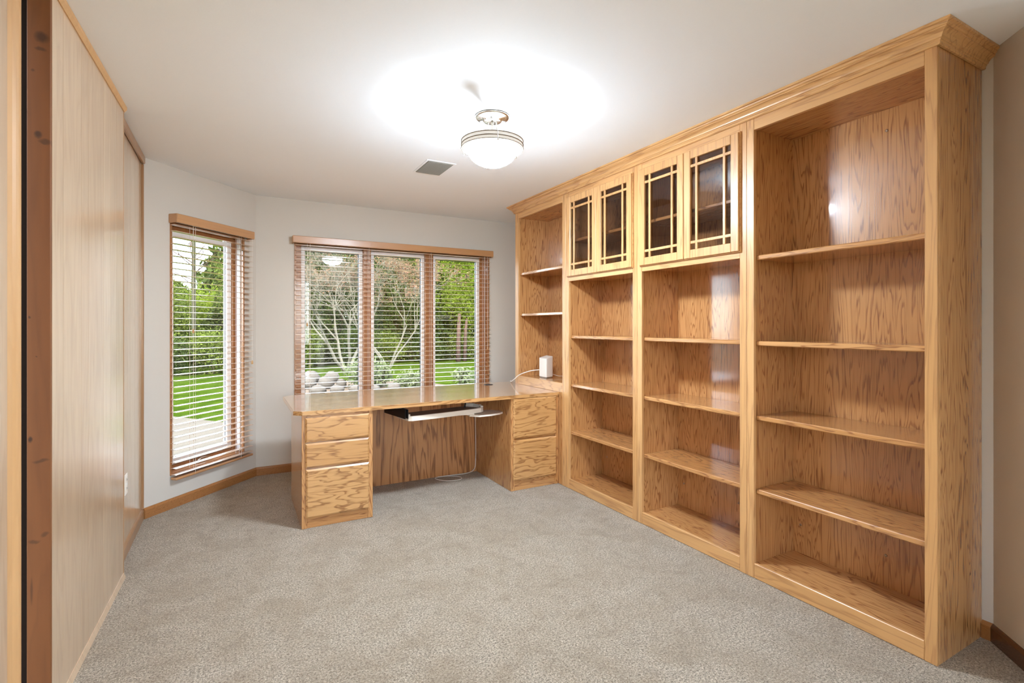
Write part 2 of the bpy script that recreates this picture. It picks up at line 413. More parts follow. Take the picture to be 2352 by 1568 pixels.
m.add([(q[0] - .01, 2.2, 0), (q[0] + .010, 2.2, 0), (q[0] + .002, 2.2, .022), (q[0] - .01, 2.2, .022), (q[1] - .01, 3.27, 0), (q[1] + .010, 3.27, 0), (q[1] + .002, 3.27, .022), (q[1] - .01, 3.27, .022)],
      [(0, 1, 2, 3), (7, 6, 5, 4), (0, 4, 5, 1), (1, 5, 6, 2), (2, 6, 7, 3), (3, 7, 4, 0)])
struct('trim_8', m, PLK)

def baseboard(name, p0, p1, h=.072, mat=BASEM, m0=0, m1=0, t=.013):
    """p0->p1 with the room on the left hand of the run; own frame so the grain follows it. m0/m1: mitre run-out"""
    L = math.hypot(p1[0] - p0[0], p1[1] - p0[1]); prof = [(0, 0), (t, 0), (t, h - .014), (t * .55, h - .004), (t * .2, h), (0, h)]
    vs = [(m0 * y / t, y, z) for y, z in prof] + [(L - m1 * y / t, y, z) for y, z in prof]; n = len(prof)
    o = struct(name, MB().add(vs, [tuple(range(n)), tuple(range(n, 2 * n))[::-1]] + [(i, i + n, (i + 1) % n + n, (i + 1) % n) for i in range(n)]), mat)
    o.location = (p0[0], p0[1], 0); o.rotation_euler = (0, 0, math.atan2(p1[1] - p0[1], p1[0] - p0[0])); return o
baseboard('baseboard_left', (AX - .007, AY, 0), (-.547, 3.284), mat=TRIMD, m0=.006)
baseboard('baseboard_back_left', (BX, BY), (AX, AY), m0=.006, m1=.006)
baseboard('baseboard_back', (2.75, 4.94), (BX, BY), m1=.006)
baseboard('baseboard_right', (2.75, .88), (2.75, .915), m0=-.006)
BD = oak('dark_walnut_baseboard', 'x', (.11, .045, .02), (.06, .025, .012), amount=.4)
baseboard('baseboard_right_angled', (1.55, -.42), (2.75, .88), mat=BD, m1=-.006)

# ---------------------------------------------------------------- windows
def frame_ring(m, x0, x1, y0, y1, z0, z1, wd, c=.002):
    m.box(x0, x0 + wd, y0, y1, z0, z1, c); m.box(x1 - wd, x1, y0, y1, z0, z1, c)
    m.box(x0 + wd, x1 - wd, y0, y1, z0, z0 + wd, c); m.box(x0 + wd, x1 - wd, y0, y1, z1 - wd, z1, c); return m
# narrow casement in the angled wall (local frame)
w1 = bpy.data.objects.new('window_1', None); C.objects.link(w1); w1.location = (AX, AY, 0); w1.rotation_euler = (0, 0, ANG)
w1['kind'] = 'structure'; ROOT['window_1'] = Vector((AX, AY, 0))
frame_ring(MB(), S0, S1, -.006, .15, AZ0, AZ1, .016).build('window_frame', CASE, w1, True)
frame_ring(MB(), S0 + .016, S1 - .016, .075, .12, AZ0 + .016, AZ1 - .016, .030).build('wood_sash', CASE, w1, True)
MB().box(.868, .8785, .018, .052, AZ0 + .02, AZ1 - .02, .002).build('white_reveal_strip', VINYL, w1, True)  # plain white strip along the right jamb reveal
sash = frame_ring(MB(), .262, .848, .085, .125, AZ0 + .048, AZ1 - .042, .044).build('vinyl_sash', VINYL, w1, True)
frame_ring(MB(), .305, .805, .104, .110, AZ0 + .090, AZ1 - .084, .004).build('gasket', BLACK, w1, True)
MB().box(.312, .802, .105, .109, AZ0 + .092, AZ1 - .086).build('pane', GLASS, w1, True)
ch = MB().box(.46, .56, .045, .07, AZ0 + .018, AZ0 + .034, .006).tube([(.49, .052, AZ0 + .035), (.50, .035, AZ0 + .052), (.55, .033, AZ0 + .05), (.585, .035, AZ0 + .04)], .006)
ch.build('crank_handle', NICKEL, w1, True)
# wide window, three lights
w2 = bpy.data.objects.new('window_2', None); C.objects.link(w2); w2['kind'] = 'structure'; ROOT['window_2'] = Vector((0, 0, 0))
m = MB(); frame_ring(m, WX0, WX1, 4.934, 5.09, WZ0, WZ1, .016)
m.build('window_frame', CASE, w2)
for a, b in ((1.092, 1.163), (1.716, 1.796)): MB().box(a, b, 4.962, 5.09, WZ0 + .016, WZ1 - .016, .002).build('mullion', CASE, w2)
for a, b in ((.49, 1.092), (1.163, 1.716), (1.796, 2.409)):
    l, r = (.046 if a < .6 else .002), (.075 if b > 2.3 else .002)
    if l > .01 or r > .01:
        MB().box(a, a + l, 4.99, 5.07, WZ0 + .016, WZ1 - .016, .001).box(b - r, b, 4.99, 5.07, WZ0 + .016, WZ1 - .016, .001).build('wood_sash', CASE, w2)
    a += l; b -= r
    frame_ring(MB(), a, b, 5.0, 5.05, WZ0 + .018, WZ1 - .02, .034).build('vinyl_sash', VINYL, w2)
    frame_ring(MB(), a + .032, b - .032, 5.021, 5.033, WZ0 + .05, WZ1 - .052, .008).build('gasket', BLACK, w2)
    MB().box(a + .036, b - .036, 5.025, 5.029, WZ0 + .054, WZ1 - .056).build('pane', GLASS, w2)

# unseen window added behind the camera to let in fill daylight
w3 = bpy.data.objects.new('added_fill_window', None); C.objects.link(w3); w3['kind'] = 'structure'; ROOT['added_fill_window'] = Vector((0, 0, 0))
frame_ring(MB(), NX0, NX1, RB - .13, RB + .005, NZ0, NZ1, .03).box(.48, .52, RB - .1, RB - .04, NZ0 + .03, NZ1 - .03).build('window_frame', CASE, w3)
MB().box(NX0 + .03, NX1 - .03, RB - .075, RB - .071, NZ0 + .03, NZ1 - .03).build('pane', GLASS, w3)

def blind(name, label, loc, rotz, x0, x1, zt, zb, off, ladders, cords, vx0, vx1):
    """local frame: x along the wall, -y into the room"""
    t = thing(name, label, 'window blind', loc, rotz)
    yc = -off
    m = MB().box(vx0, vx1, -.078, -.068, zt, zt + .064, .004)
    m.box(vx0, vx0 + .01, -.072, 0, zt, zt + .064, .003); m.box(vx1 - .01, vx1, -.072, 0, zt, zt + .064, .003)
    m.build('valance', VAL, t, True)
    MB().box(x0 + .01, x1 - .01, yc - .024, yc + .024, zt + .010, zt + .052, .002).build('head_rail', VINYL, t, True)
    m = MB(); z = zt - .012; n = 0
    while z > zb + .03:
        prof = [(-.025, 0), (-.0125, .0016), (0, .0022), (.0125, .0016), (.025, 0), (.025, -.0026), (0, -.0006), (-.025, -.0026)]
        vs = [(x0, yc + y, z + q) for y, q in prof] + [(x1, yc + y, z + q) for y, q in prof]; k = len(prof)
        m.add(vs, [tuple(range(k))[::-1], tuple(range(k, 2 * k))] + [(i, (i + 1) % k, (i + 1) % k + k, i + k) for i in range(k)])
        z -= .0445
    m.build('slats', SLAT, t, True)
    MB().box(x0, x1, yc - .026, yc + .026, zb, zb + .018, .004).build('bottom_rail', VAL, t, True)
    for lx in ladders:
        m = MB()
        for yy in (-.027, .027): m.box(lx - .0008, lx + .0008, yc + yy - .0008, yc + yy + .0008, zb + .01, zt + .02)
        m.box(lx + .006, lx + .0075, yc - .001, yc + .001, zb + .01, zt + .02)
        m.build('ladder_cord', CORD, t, True)
    for lx, zz in cords:
        p = MB().tube([(lx, yc - .032, zt + .02), (lx, yc - .032, zz + .03)], .0013, 5).build('pull_cord', CORD, t, True)
        MB().lathe([(.002, zz + .032), (.006, zz + .026), (.008, zz + .004), (.005, zz), (.0, zz)], lx, yc - .032, 10).build('tassel', TRIM, p, True, True)
    return t
blind('window_blind', 'narrow oak slat blind raised open over the tall casement in the angled wall', (AX, AY, 0), ANG,
      .20, .935, 2.035, .205, .032, (.36, .80), ((.335, 1.25), (.915, .98)), .19, .93)
blind('window_blind', 'wide oak slat blind across the three-part window behind the desk', (0, 4.94, 0), 0,
      .478, 2.42, 2.042, .30, .032, (.60, 1.125, 1.745, 2.345), ((.575, 1.3), (2.375, 1.05)), .453, 2.44)

# ---------------------------------------------------------------- oak bookcases
XF, XB = 2.353, 2.746
ZT = 2.395
bk = []
def unit(y0, y1, o0, o1, label, shelves, door=False, lower=True, screws=(), upper_only=False):
    """y0..y1 the whole case, o0..o1 the face opening"""
    t = thing('bookcase', label, 'bookcase', (XF, (y0 + y1) / 2, 0), 0, 'oak bookcase units along the right wall')
    g = .0006
    MB().box(XF + .0195, XB, y0 + g, o0 - .004, 0.001, ZT, .001).build('side_panel', OAKZ, t)
    MB().box(XF + .0195, XB, o1 + .004, y1 - g, 0.001, ZT, .001).build('side_panel', OAKZ, t)
    MB().box(2.69, XB - .001, o0 - .0035, o1 + .0035, .06, ZT - .02).build('back_panel', OAKZ, t)
    MB().box(XF + .0195, 2.689, o0 - .0035, o1 + .0035, 2.318, 2.336, .001).build('top_panel', OAKY, t)
    MB().box(XF, XF + .019, y0 + g, o0, 0.001, ZT, .0015).build('stile', PALEZ, t)
    MB().box(XF, XF + .019, o1, y1 - g, 0.001, ZT, .0015).build('stile', PALEZ, t)
    MB().box(XF + .0004, XF + .019, o0 + .0003, o1 - .0003, 2.313, ZT, .0012).build('top_rail', PALEY, t)
    if upper_only:
        MB().box(XF + .0004, XF + .019, o0 + .0003, o1 - .0003, .7575, .834, .0015).build('bottom_rail', PALEY, t)
        MB().box(XF + .0195, 2.689, o0 - .0035, o1 + .0035, .812, .830, .001).build('bottom_shelf', OAKY, t)
        MB().box(XF + .001, XF + .019, o0 + .0003, o1 - .0003, .002, .757, .001).build('lower_panel', OAKZ, t)
    else:
        MB().box(XF + .0004, XF + .019, o0 + .0003, o1 - .0003, .001, .077, .003).build('bottom_rail', PALEY, t)
        MB().box(XF + .0195, 2.689, o0 - .0035, o1 + .0035, .053, .073, .001).build('bottom_shelf', OAKY, t)
    for z in shelves:
        MB().box(XF + .021, 2.6895, o0 - .003, o1 + .003, z - .0245, z, .004).build('shelf', OAKY, t)
    if door:
        MB().box(XF + .0004, XF + .019, o0 + .0003, o1 - .0003, 1.66, 1.71, .0012).build('middle_rail', PALEY, t)
        MB().box(XF + .0195, 2.689, o0 - .0035, o1 + .0035, 1.672, 1.690, .001).build('divider_shelf', OAKY, t)
        MB().box(XF + .03, 2.6895, o0 - .003, o1 + .003, 1.975, 1.995, .003).build('shelf', OAKY, t)
        ym = (o0 + o1) / 2; zt, zb = 2.326, 1.697
        for a, b in ((o0 - .006, ym - .002), (ym + .002, o1 + .006)):
            f = .049; x0, x1 = XF - .020, XF - .001
            dm = MB()
            dm.box(x0, x1, a, a + f, zb, zt, .003); dm.box(x0, x1, b - f, b, zb, zt, .003)
            dm.box(x0 + .0004, x1, a + f, b - f, zb, zb + f, .002); dm.box(x0 + .0004, x1, a + f, b - f, zt - f, zt, .002)
            d = dm.build('door', PALEZ, t)
            # lip profile round the door edge
            lm = MB(); e = .005
            lm.box(x0 + .010, XF - .0005, a - e, a, zb - e, zt + e, .001); lm.box(x0 + .010, XF - .0005, b, b + e, zb - e, zt + e, .001)
            lm.box(x0 + .010, XF - .0005, a, b, zb - e, zb, .001); lm.box(x0 + .010, XF - .0005, a, b, zt, zt + e, .001)
            lm.build('edge_lip', PALEY, d)
            gm = MB(); ya, yb, za, zc = a + f, b - f, zb + f, zt - f; k, wd = .035, .016
            for yy in (ya + k, yb - k - wd): gm.box(x0 + .003, x0 + .013, yy, yy + wd, za, zc, .0015)
            for zz in (za + k, zc - k - wd): gm.box(x0 + .0035, x0 + .0125, ya, yb, zz, zz + wd, .0015)
            gm.build('muntin_grid', PALEZ, d)
            MB().box(x0 + .0135, x0 + .0165, ya, yb, za, zc).build('glass_pane', DGLASS, d)
    for yy, zz in screws:
        s = MB(); s.lathe([(0, .002), (.003, .0025), (.006, .002), (.0065, 0)], 0, 0, 12)
        s.v = [(2.6895 - z, yy + x, zz + y) for x, y, z in s.v]; s.build('screw', SCREW, t, smooth=True)
    return t
unit(.915, 1.737, .957, 1.695, 'tall open oak bookcase nearest the camera with four shelves and an exposed side', (1.667, 1.223, .838, .457),
     screws=((1.242, 2.219), (1.246, .222), (1.655, .226)))
unit(1.737, 2.558, 1.778, 2.515, 'oak bookcase with two glass doors above, next to the tall open one', (1.226, .838, .457), True, screws=((2.04, .225), (2.467, .228)))
unit(2.558, 3.391, 2.603, 3.344, 'oak bookcase with glass doors above, beside the desk drawers', (1.226, .838, .457), True, screws=((3.28, .226),))
unit(3.391, 4.228, 3.438, 4.165, 'oak bookcase at the far end of the row, open shelves rising above the desk end', (1.804, 1.420), upper_only=True)

# crown running round the four units
prof = [(0, 2.370), (.008, 2.370), (.012, 2.374), (.012, 2.382), (.015, 2.384), (.015, 2.388), (.020, 2.391), (.022, 2.397), (.028, 2.405), (.037, 2.411), (.044, 2.413), (.044, 2.418), (.048, 2.419), (.052, 2.423), (.053, 2.427), (.062, 2.429), (.062, 2.4392), (0, 2.4392)]
path = [((2.748, .9145), (0, -1)), ((XF - .0005, .9145), (-1, -1)), ((XF - .0005, 4.2285), (-1, 1)), ((2.748, 4.2285), (0, 1))]
m = MB(); n = len(prof); vs = []
for (px, py), (dx, dy) in path: vs += [(px + dx * o, py + dy * o, z) for o, z in prof]
fs = [(i * n + k, i * n + (k + 1) % n, (i + 1) * n + (k + 1) % n, (i + 1) * n + k) for i in range(3) for k in range(n)]
fs += [tuple(range(n))[::-1], tuple(range(3 * n, 4 * n))]
m.add(vs, fs)
cr = m.build('crown_molding', PALEY); cr.data.update()
tag(cr, 'stepped oak crown molding running along the tops of all the bookcases at the ceiling', 'crown molding')

# ---------------------------------------------------------------- desk
dk = thing('desk', 'oak desk with clipped corners and drawers at both ends, under the wide window', 'desk', (1.36, 3.9, 0))
tp = [(.379, 3.466), (.333, 3.512), (.333, 4.275), (.395, 4.337), (2.30, 4.37), (2.745, 4.37), (2.745, 4.2305), (2.3522, 4.2305), (2.3522, 3.488)]
d = MB().prism(tp, .730, .757).build('desktop', TOPX, dk)
bv = d.modifiers.new('soft_edge', 'BEVEL'); bv.width = .003; bv.segments = 2; bv.limit_method = 'ANGLE'
em = MB()
for a, b in zip([tp[8], tp[0], tp[1], tp[2]], [tp[0], tp[1], tp[2], tp[3]]):
    L = math.hypot(b[0] - a[0], b[1] - a[1]); nx, ny = (b[1] - a[1]) / L, -(b[0] - a[0]) / L
    if nx * (1.3 - a[0]) + ny * (3.9 - a[1]) > 0: nx, ny = -nx, -ny
    e = .0035
    em.prism([a, b, (b[0] + nx * e, b[1] + ny * e), (a[0] + nx * e, a[1] + ny * e)], .7305, .7562)
em.build('edge_band', DRAW, d)
MB().lathe([(.043, .757), (.043, .7595), (.036, .7605), (.034, .7585), (0, .7580)], 2.07, 4.235, 32).build('grommet', BLACK, d, smooth=True)
def pedestal(x0, x1, yf, yb, drawers, sidemat):
    m = MB(); T = .7295
    m.box(x0, x0 + .018, yf + .019, yb, .001, T, .001); m.box(x1 - .018, x1, yf + .019, yb, .001, T, .001)
    m.box(x0 + .018, x1 - .018, yb - .012, yb, .01, T); m.box(x0 + .018, x1 - .018, yf + .02, yb - .012, .05, .065)
    p = m.build('pedestal', sidemat, dk)
    for a, b in ((x0, x0 + .032), (x1 - .032, x1)): MB().box(a, b, yf, yf + .019, .001, T, .0015).build('frame_stile', OAKZ, p)
    r = MB().box(x0 + .032, x1 - .032, yf + .0006, yf + .019, .700, T, .001).box(x0 + .032, x1 - .032, yf + .004, yf + .019, .001, .078, .001)
    r.box(x0 + .032, x1 - .032, yf + .006, yf + .019, .078, .70)
    r.build('frame_rail', OAKX, p)
    for a, b, z0, z1 in drawers:
        k = .010; fy = yf - .018
        dm = MB()
        # front with a chamfered edge, proud of the frame
        dm.add([(a, yf - .001, z0), (b, yf - .001, z0), (b, yf - .001, z1), (a, yf - .001, z1),
                (a, yf - .009, z0), (b, yf - .009, z0), (b, yf - .009, z1), (a, yf - .009, z1),
                (a + k, fy, z0 + k), (b - k, fy, z0 + k), (b - k, fy, z1 - k), (a + k, fy, z1 - k)],
               [(0, 1, 2, 3)[::-1], (0, 1, 5, 4), (1, 2, 6, 5), (2, 3, 7, 6), (3, 0, 4, 7), (4, 5, 9, 8), (5, 6, 10, 9), (6, 7, 11, 10), (7, 4, 8, 11), (8, 9, 10, 11)])
        dm.build('drawer', DRAW, p)
    return p
pedestal(.378, .828, 3.485, 4.155, ((.398, .802, .555, .712), (.398, .802, .393, .548), (.402, .802, .070, .381)), OAKZ)
pedestal(1.907, 2.3515, 3.495, 4.155, ((1.924, 2.327, .417, .7265), (1.924, 2.327, .083, .400)), OAKZ)
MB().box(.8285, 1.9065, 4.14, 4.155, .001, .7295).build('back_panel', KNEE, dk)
# pull-out keyboard tray, swung a little to the right
kt = MB()
def tr(px, py, ang=math.radians(9.5), ox=1.095, oy=3.515):
    return (ox + px * math.cos(ang) - py * math.sin(ang), oy + px * math.sin(ang) + py * math.cos(ang))
outer = [(0, .02), (.02, 0), (.2, -.012), (.36, -.014), (.52, -.010), (.62, 0), (.66, .03), (.675, .08), (.66, .16), (.62, .23), (.05, .23), (0, .2)]
tray = MB().prism([tr(*p) for p in [(.017, .023), (.2, .007), (.36, .005), (.52, .009), (.61, .018), (.641, .041), (.654, .08), (.641, .15), (.609, .23), (.05, .23), (.017, .2)]], .634, .644).build('keyboard_tray', TRAYTOP, dk)
lip = MB(); ins = [(.016, .022), (.028, .016), (.2, .006), (.36, .004), (.52, .008), (.61, .017), (.642, .04), (.655, .08), (.642, .15), (.61, .215)]
for i in range(9):
    a, b, c2, d2 = outer[i], outer[i + 1], ins[min(i + 1, 9)], ins[i]
    lip.prism([tr(*a), tr(*b), tr(*c2), tr(*d2)], .622, .657 + (0, 0, 0, 0, 0, .003, .008, .012, .014)[i])
lip.build('front_lip', CREAM, tray)
lb = MB().prism([tr(*p) for p in [(0, .02), (.016, .022), (.016, .2), (0, .2)]], .622, .668).build('side_lip', CREAM, tray)
mp = [(1.60, 3.60), (1.66, 3.545), (1.76, 3.548), (1.85, 3.575), (1.893, 3.61), (1.897, 3.67), (1.86, 3.74), (1.74, 3.77), (1.62, 3.74)]
MB().prism(mp, .600, .612).build('mouse_platform', CREAM, tray)
MB().prism([(1.30, 3.66), (1.64, 3.60), (1.66, 3.68), (1.32, 3.74)], .612, .620).build('platform_arm', CREAM, tray)
br = MB()
for dx in (0, .022): br.prism([tr(-.03 + dx, .01), tr(-.026 + dx, .01), tr(-.026 + dx, .36), tr(-.03 + dx, .36)], .640, .706)
br.box(1.02, 1.10, 3.60, 3.95, .706, .7295)
for k in range(4):
    p = tr(-.018, .03 + k * .022); br.tube([(p[0], p[1], .648), (p[0] + .004, p[1] + .02, .70)], .0035, 6)
MB().box(1.60, 1.64, 3.68, 3.95, .70, .7295).tube([(1.62, 3.72, .715), (1.60, 3.70, .655)], .006, 6).build('slide_bracket', BLACK, tray)
br.build('slide_bracket', BLACK, tray)

cb = MB().tube(spline([(1.86, 4.05, .60), (1.875, 4.10, .52), (1.89, 4.125, .34), (1.893, 4.130, .12), (1.875, 4.12, .03), (1.80, 4.11, .006), (1.68, 4.12, .005), (1.55, 4.125, .005), (1.50, 4.10, .006), (1.53, 4.02, .005),
                       (1.60, 3.97, .005), (1.69, 3.98, .005), (1.70, 4.04, .006), (1.62, 4.095, .010), (1.53, 4.115, .009)]), .0027, 6)
tag(cb.build('power_cable', CORD, smooth=True), 'thin pale cord hanging in the kneehole and looped on the carpet under the desk', 'cord')

# router on the bay shelf
rt = thing('router', 'white upright router standing on the low bay shelf beside the desk end', 'router', (2.51, 3.92, .8302))
cor = [(2.462, 3.852), (2.566, 3.896), (2.578, 4.03), (2.470, 3.99)]
def rounded(poly, r, k=4):
    out = []; n = len(poly)
    for i in range(n):
        p, a, b = Vector(poly[i]), Vector(poly[i - 1]), Vector(poly[(i + 1) % n])
        u, v = (a - p).normalized() * r, (b - p).normalized() * r
        for j in range(k + 1):
            s = j / k; out.append(tuple((p + u) * (1 - s) ** 2 + p * 2 * s * (1 - s) + (p + v) * s * s))
    return out
rp = rounded(cor, .016); m = MB(); n = len(rp)
top = lambda x, y: 1.008 + (x - 2.46) * .16
zz = [[.838] * n, [.842] * n, [top(*p) - .003 for p in rp], [top(*p) for p in rp]]
cen = Vector((2.519, 3.942)); ss = [.95, 1, 1, .97]; vs = []
for L in range(4): vs += [(cen.x + (p[0] - cen.x) * ss[L], cen.y + (p[1] - cen.y) * ss[L], z) for p, z in zip(rp, zz[L])]
fs = [tuple(range(n))[::-1], tuple(range(3 * n, 4 * n))] + [(L * n + i, L * n + (i + 1) % n, (L + 1) * n + (i + 1) % n, (L + 1) * n + i) for L in range(3) for i in range(n)]
m.add(vs, fs).build('body', WHITE, rt)
MB().prism([(cen.x + (p[0] - cen.x) * .9, cen.y + (p[1] - cen.y) * .9) for p in rp], .8302, .838).build('base', GREY, rt)
tag(MB().tube(spline([(2.474, 3.98, .899), (2.42, 4.06, .884), (2.33, 4.10, .850), (2.305, 4.15, .808), (2.318, 4.23, .778), (2.355, 4.32, .766), (2.385, 4.378, .762), (2.392, 4.392, .72), (2.392, 4.40, .45)]), .0042, 8)
    .build('ethernet_cable', WHITE, smooth=True), 'thick white cable arching from the router down behind the desk', 'cable')
tag(MB().tube(spline([(2.566, 3.92, .862), (2.60, 3.86, .846), (2.62, 3.80, .850), (2.65, 3.62, .862), (2.684, 3.52, .87)]), .0018, 6)
    .build('power_cable', CORD, smooth=True), 'thin pale cable running from the router toward the shelf back', 'cable')

# outlet on the far left panelling
ot = thing('wall_outlet', 'white duplex wall outlet low on the left plank wall', 'outlet', (-.547, 3.605, .335))
MB().box(-.5468, -.541, 3.57, 3.64, .338, .455, .002).build('cover_plate', WHITE, ot)
for z in (.372, .421):
    r = MB().box(-.541, -.5385, 3.588, 3.622, z - .015, z + .015, .001).build('receptacle', CREAM, ot)
    MB().box(-.5385, -.538, 3.596, 3.599, z - .004, z + .008).box(-.5385, -.538, 3.611, 3.614, z - .004, z + .006).build('slot', BLACK, r)

# ceiling vent
vt = thing('ceiling_vent', 'dull grey square air vent set in the ceiling beyond the lamp', 'vent', (1.262, 3.465, 2.43))
x0, x1, y0, y1 = 1.166, 1.357, 3.322, 3.612
m = MB(); z0, z1 = 2.4365, 2.4395
m.box(x0 - .012, x1 + .012, y0 - .012, y0 + .006, z0, z1, .002).box(x0 - .012, x1 + .012, y1 - .006, y1 + .012, z0, z1, .002)
m.box(x0 - .012, x0 + .006, y0 + .006, y1 - .006, z0, z1, .002).box(x1 - .006, x1 + .012, y0 + .006, y1 - .006, z0, z1, .002)
m.build('frame', CEIL, vt)
m = MB().box(x0 + .004, x1 - .004, y0 + .004, y1 - .004, 2.4345, 2.4392)
for k in range(22):
    a = y0 + .01 + k * .0125; m.box(x0 + .006, x1 - .006, a, a + .008, 2.4315, 2.4345)
m.build('grille', GREY, vt)

# ---------------------------------------------------------------- ceiling lamp
LX, LY = 1.232, 2.47
lp = thing('ceiling_lamp', 'semi-flush ceiling lamp with a glowing frosted bowl and nickel rings', 'ceiling lamp', (LX, LY, 2.44))
MB().lathe([(0, 2.4395), (.0925, 2.4395), (.0935, 2.433), (.088, 2.427), (.085, 2.426), (.052, 2.419), (.050, 2.412), (.046, 2.410), (.014, 2.408), (0, 2.408)], LX, LY, 64).build('canopy', NICKEL, lp, smooth=True)
m = MB().tube([(LX, LY, 2.41), (LX, LY, 2.235)], .0075, 12)
ux, uy = .707, -.707
for s in (-1, 1): m.tube([(LX + s * .024 * ux, LY + s * .024 * uy, 2.412), (LX + s * .024 * ux, LY + s * .024 * uy, 2.235)], .004, 8)
m.build('stem', NICKEL, lp, smooth=True)
# frosted bowl, open at the top
bo = [(0, 2.168), (.03, 2.170), (.06, 2.177), (.09, 2.191), (.112, 2.208), (.126, 2.228), (.133, 2.250), (.134, 2.262)]
MB().lathe([(0, 2.176), (.03, 2.178), (.058, 2.185), (.087, 2.198), (.108, 2.214), (.121, 2.231), (.128, 2.250), (.131, 2.264), (.133, 2.2675), (.140, 2.2675), (.140, 2.2655)], LX, LY, 64).build('light_block_liner', LIGHTBLOCK, lp, smooth=True)  # unseen liner added to keep the bowl's glow off the ceiling
MB().lathe(bo, LX, LY, 64).build('glass_bowl', BOWL, lp, smooth=True)
bd = MB().lathe([(.1345, 2.262), (.150, 2.258), (.164, 2.262), (.166, 2.274), (.167, 2.302), (.1635, 2.302), (.162, 2.274), (.150, 2.266), (.1345, 2.267), (.1345, 2.262)], LX, LY, 72).build('glass_band', BAND, lp, smooth=True)
for z in (2.264, 2.283, 2.303):
    pr = [(.1675 + .0034 * math.cos(a), z + .0030 * math.sin(a)) for a in [2 * PI * k / 8 for k in range(9)]]
    MB().lathe(pr, LX, LY, 72).build('nickel_ring', RINGM, lp, smooth=True)
for a in (-1.87, .23, 2.32):
    cx, cyy = LX + .1705 * math.cos(a), LY + .1705 * math.sin(a)
    MB().lathe([(0, 2.25), (.004, 2.252), (.0045, 2.258), (.003, 2.262), (.002, 2.306), (0, 2.307)], cx, cyy, 10).build('thumb_screw', NICKEL, lp, smooth=True)
bx, by = .68, .733
for s in (-1, 1):
    px, py = LX + s * .036 * bx, LY + s * .036 * by
    MB().tube([(LX, LY, 2.232), (px, py, 2.232)], .006, 8).build('lamp_arm', NICKEL, lp)
    MB().lathe([(0, 2.232), (.009, 2.233), (.0095, 2.2415), (0, 2.242)], px, py, 12).build('bulb_socket', WHITE, lp, smooth=True)
    if s < 0: continue
    l = bpy.data.lights.new('bulb_light', 'POINT'); l.energy = BULB_W; l.shadow_soft_size = .009; l.color = (.81, .93, 1.04)
    lo = bpy.data.objects.new('bulb_light', l); C.objects.link(lo); lo.location = (px, py, 2.247)

# ---------------------------------------------------------------- outdoors
G = -.25
struct('ground_lawn', MB().box(-60, 60, -40, 90, G - .1, G), LAWN)
struct('path_concrete', MB().prism([(-5, 15.6), (-.86, 10.25), (-.17, 9.33), (1.4, 7.2), (2.6, 5.35), (-5, 5.35)], G, G + .02), CONC)
def blob(cx, cy, cz, rx, ry, rz, seed, nu=10, nv=7, jag=.16):
    rg = random.Random(seed); vs = []; fs = []
    for j in range(nv + 1):
        th_ = PI * j / nv
        for i in range(nu):
            ph = 2 * PI * i / nu + seed; k = 1 + rg.uniform(-jag, jag)
            vs.append((cx + rx * k * math.sin(th_) * math.cos(ph), cy + ry * k * math.sin(th_) * math.sin(ph), cz + rz * (1 if j in (0, nv) else k) * math.cos(th_)))
    for j in range(nv):
        for i in range(nu):
            fs.append((j * nu + i, (j + 1) * nu + i, (j + 1) * nu + (i + 1) % nu, j * nu + (i + 1) % nu))
    return MB().add(vs, fs)
bed = MB().prism([(1.0, 10.9), (2.4, 10.6), (4.3, 10.9), (4.9, 12.4), (4.2, 14.5), (2.4, 15.0), (1.2, 14.2)], G, G + .015).build('pebble_bed', MULCH)
tag(bed, 'pebble and mulch garden bed outside the wide window', 'garden bed', kind='stuff')
rocks = [((1.82, 14.5), .26, 'rounded pale boulder at the left rear of the pebble bed'), ((2.32, 14.4), .24, 'pale boulder behind the striped-leaf shrub'),
         ((1.62, 13.3), .22, 'tan boulder at the left edge of the pebble bed'), ((1.98, 13.1), .24, 'large pale boulder in the left of the pebble bed'), ((2.35, 13.2), .17, 'small tan boulder left of the striped-leaf shrub'),
         ((1.66, 12.15), .22, 'flat pale edging stone at the front left corner of the bed'), ((2.05, 12.05), .21, 'flat edging stone, second along the bed front'), ((2.45, 11.95), .2, 'flat edging stone in the middle of the bed front'),
         ((2.85, 11.9), .19, 'flat edging stone below the striped-leaf shrub'), ((3.35, 11.95), .2, 'flat edging stone at the right of the bed front'), ((3.9, 12.3), .2, 'pale stone at the right end of the pebble bed')]
for i, ((x, y), r, lab) in enumerate(rocks):
    k = .55 if i > 4 else .75
    o = blob(x, y, G + .015 + r * k * .75, r * .8, r * .66, r * k, i + 3).build('garden_rock', STONE, smooth=True)
    tag(o, lab, 'rock', 'stones round the garden bed')

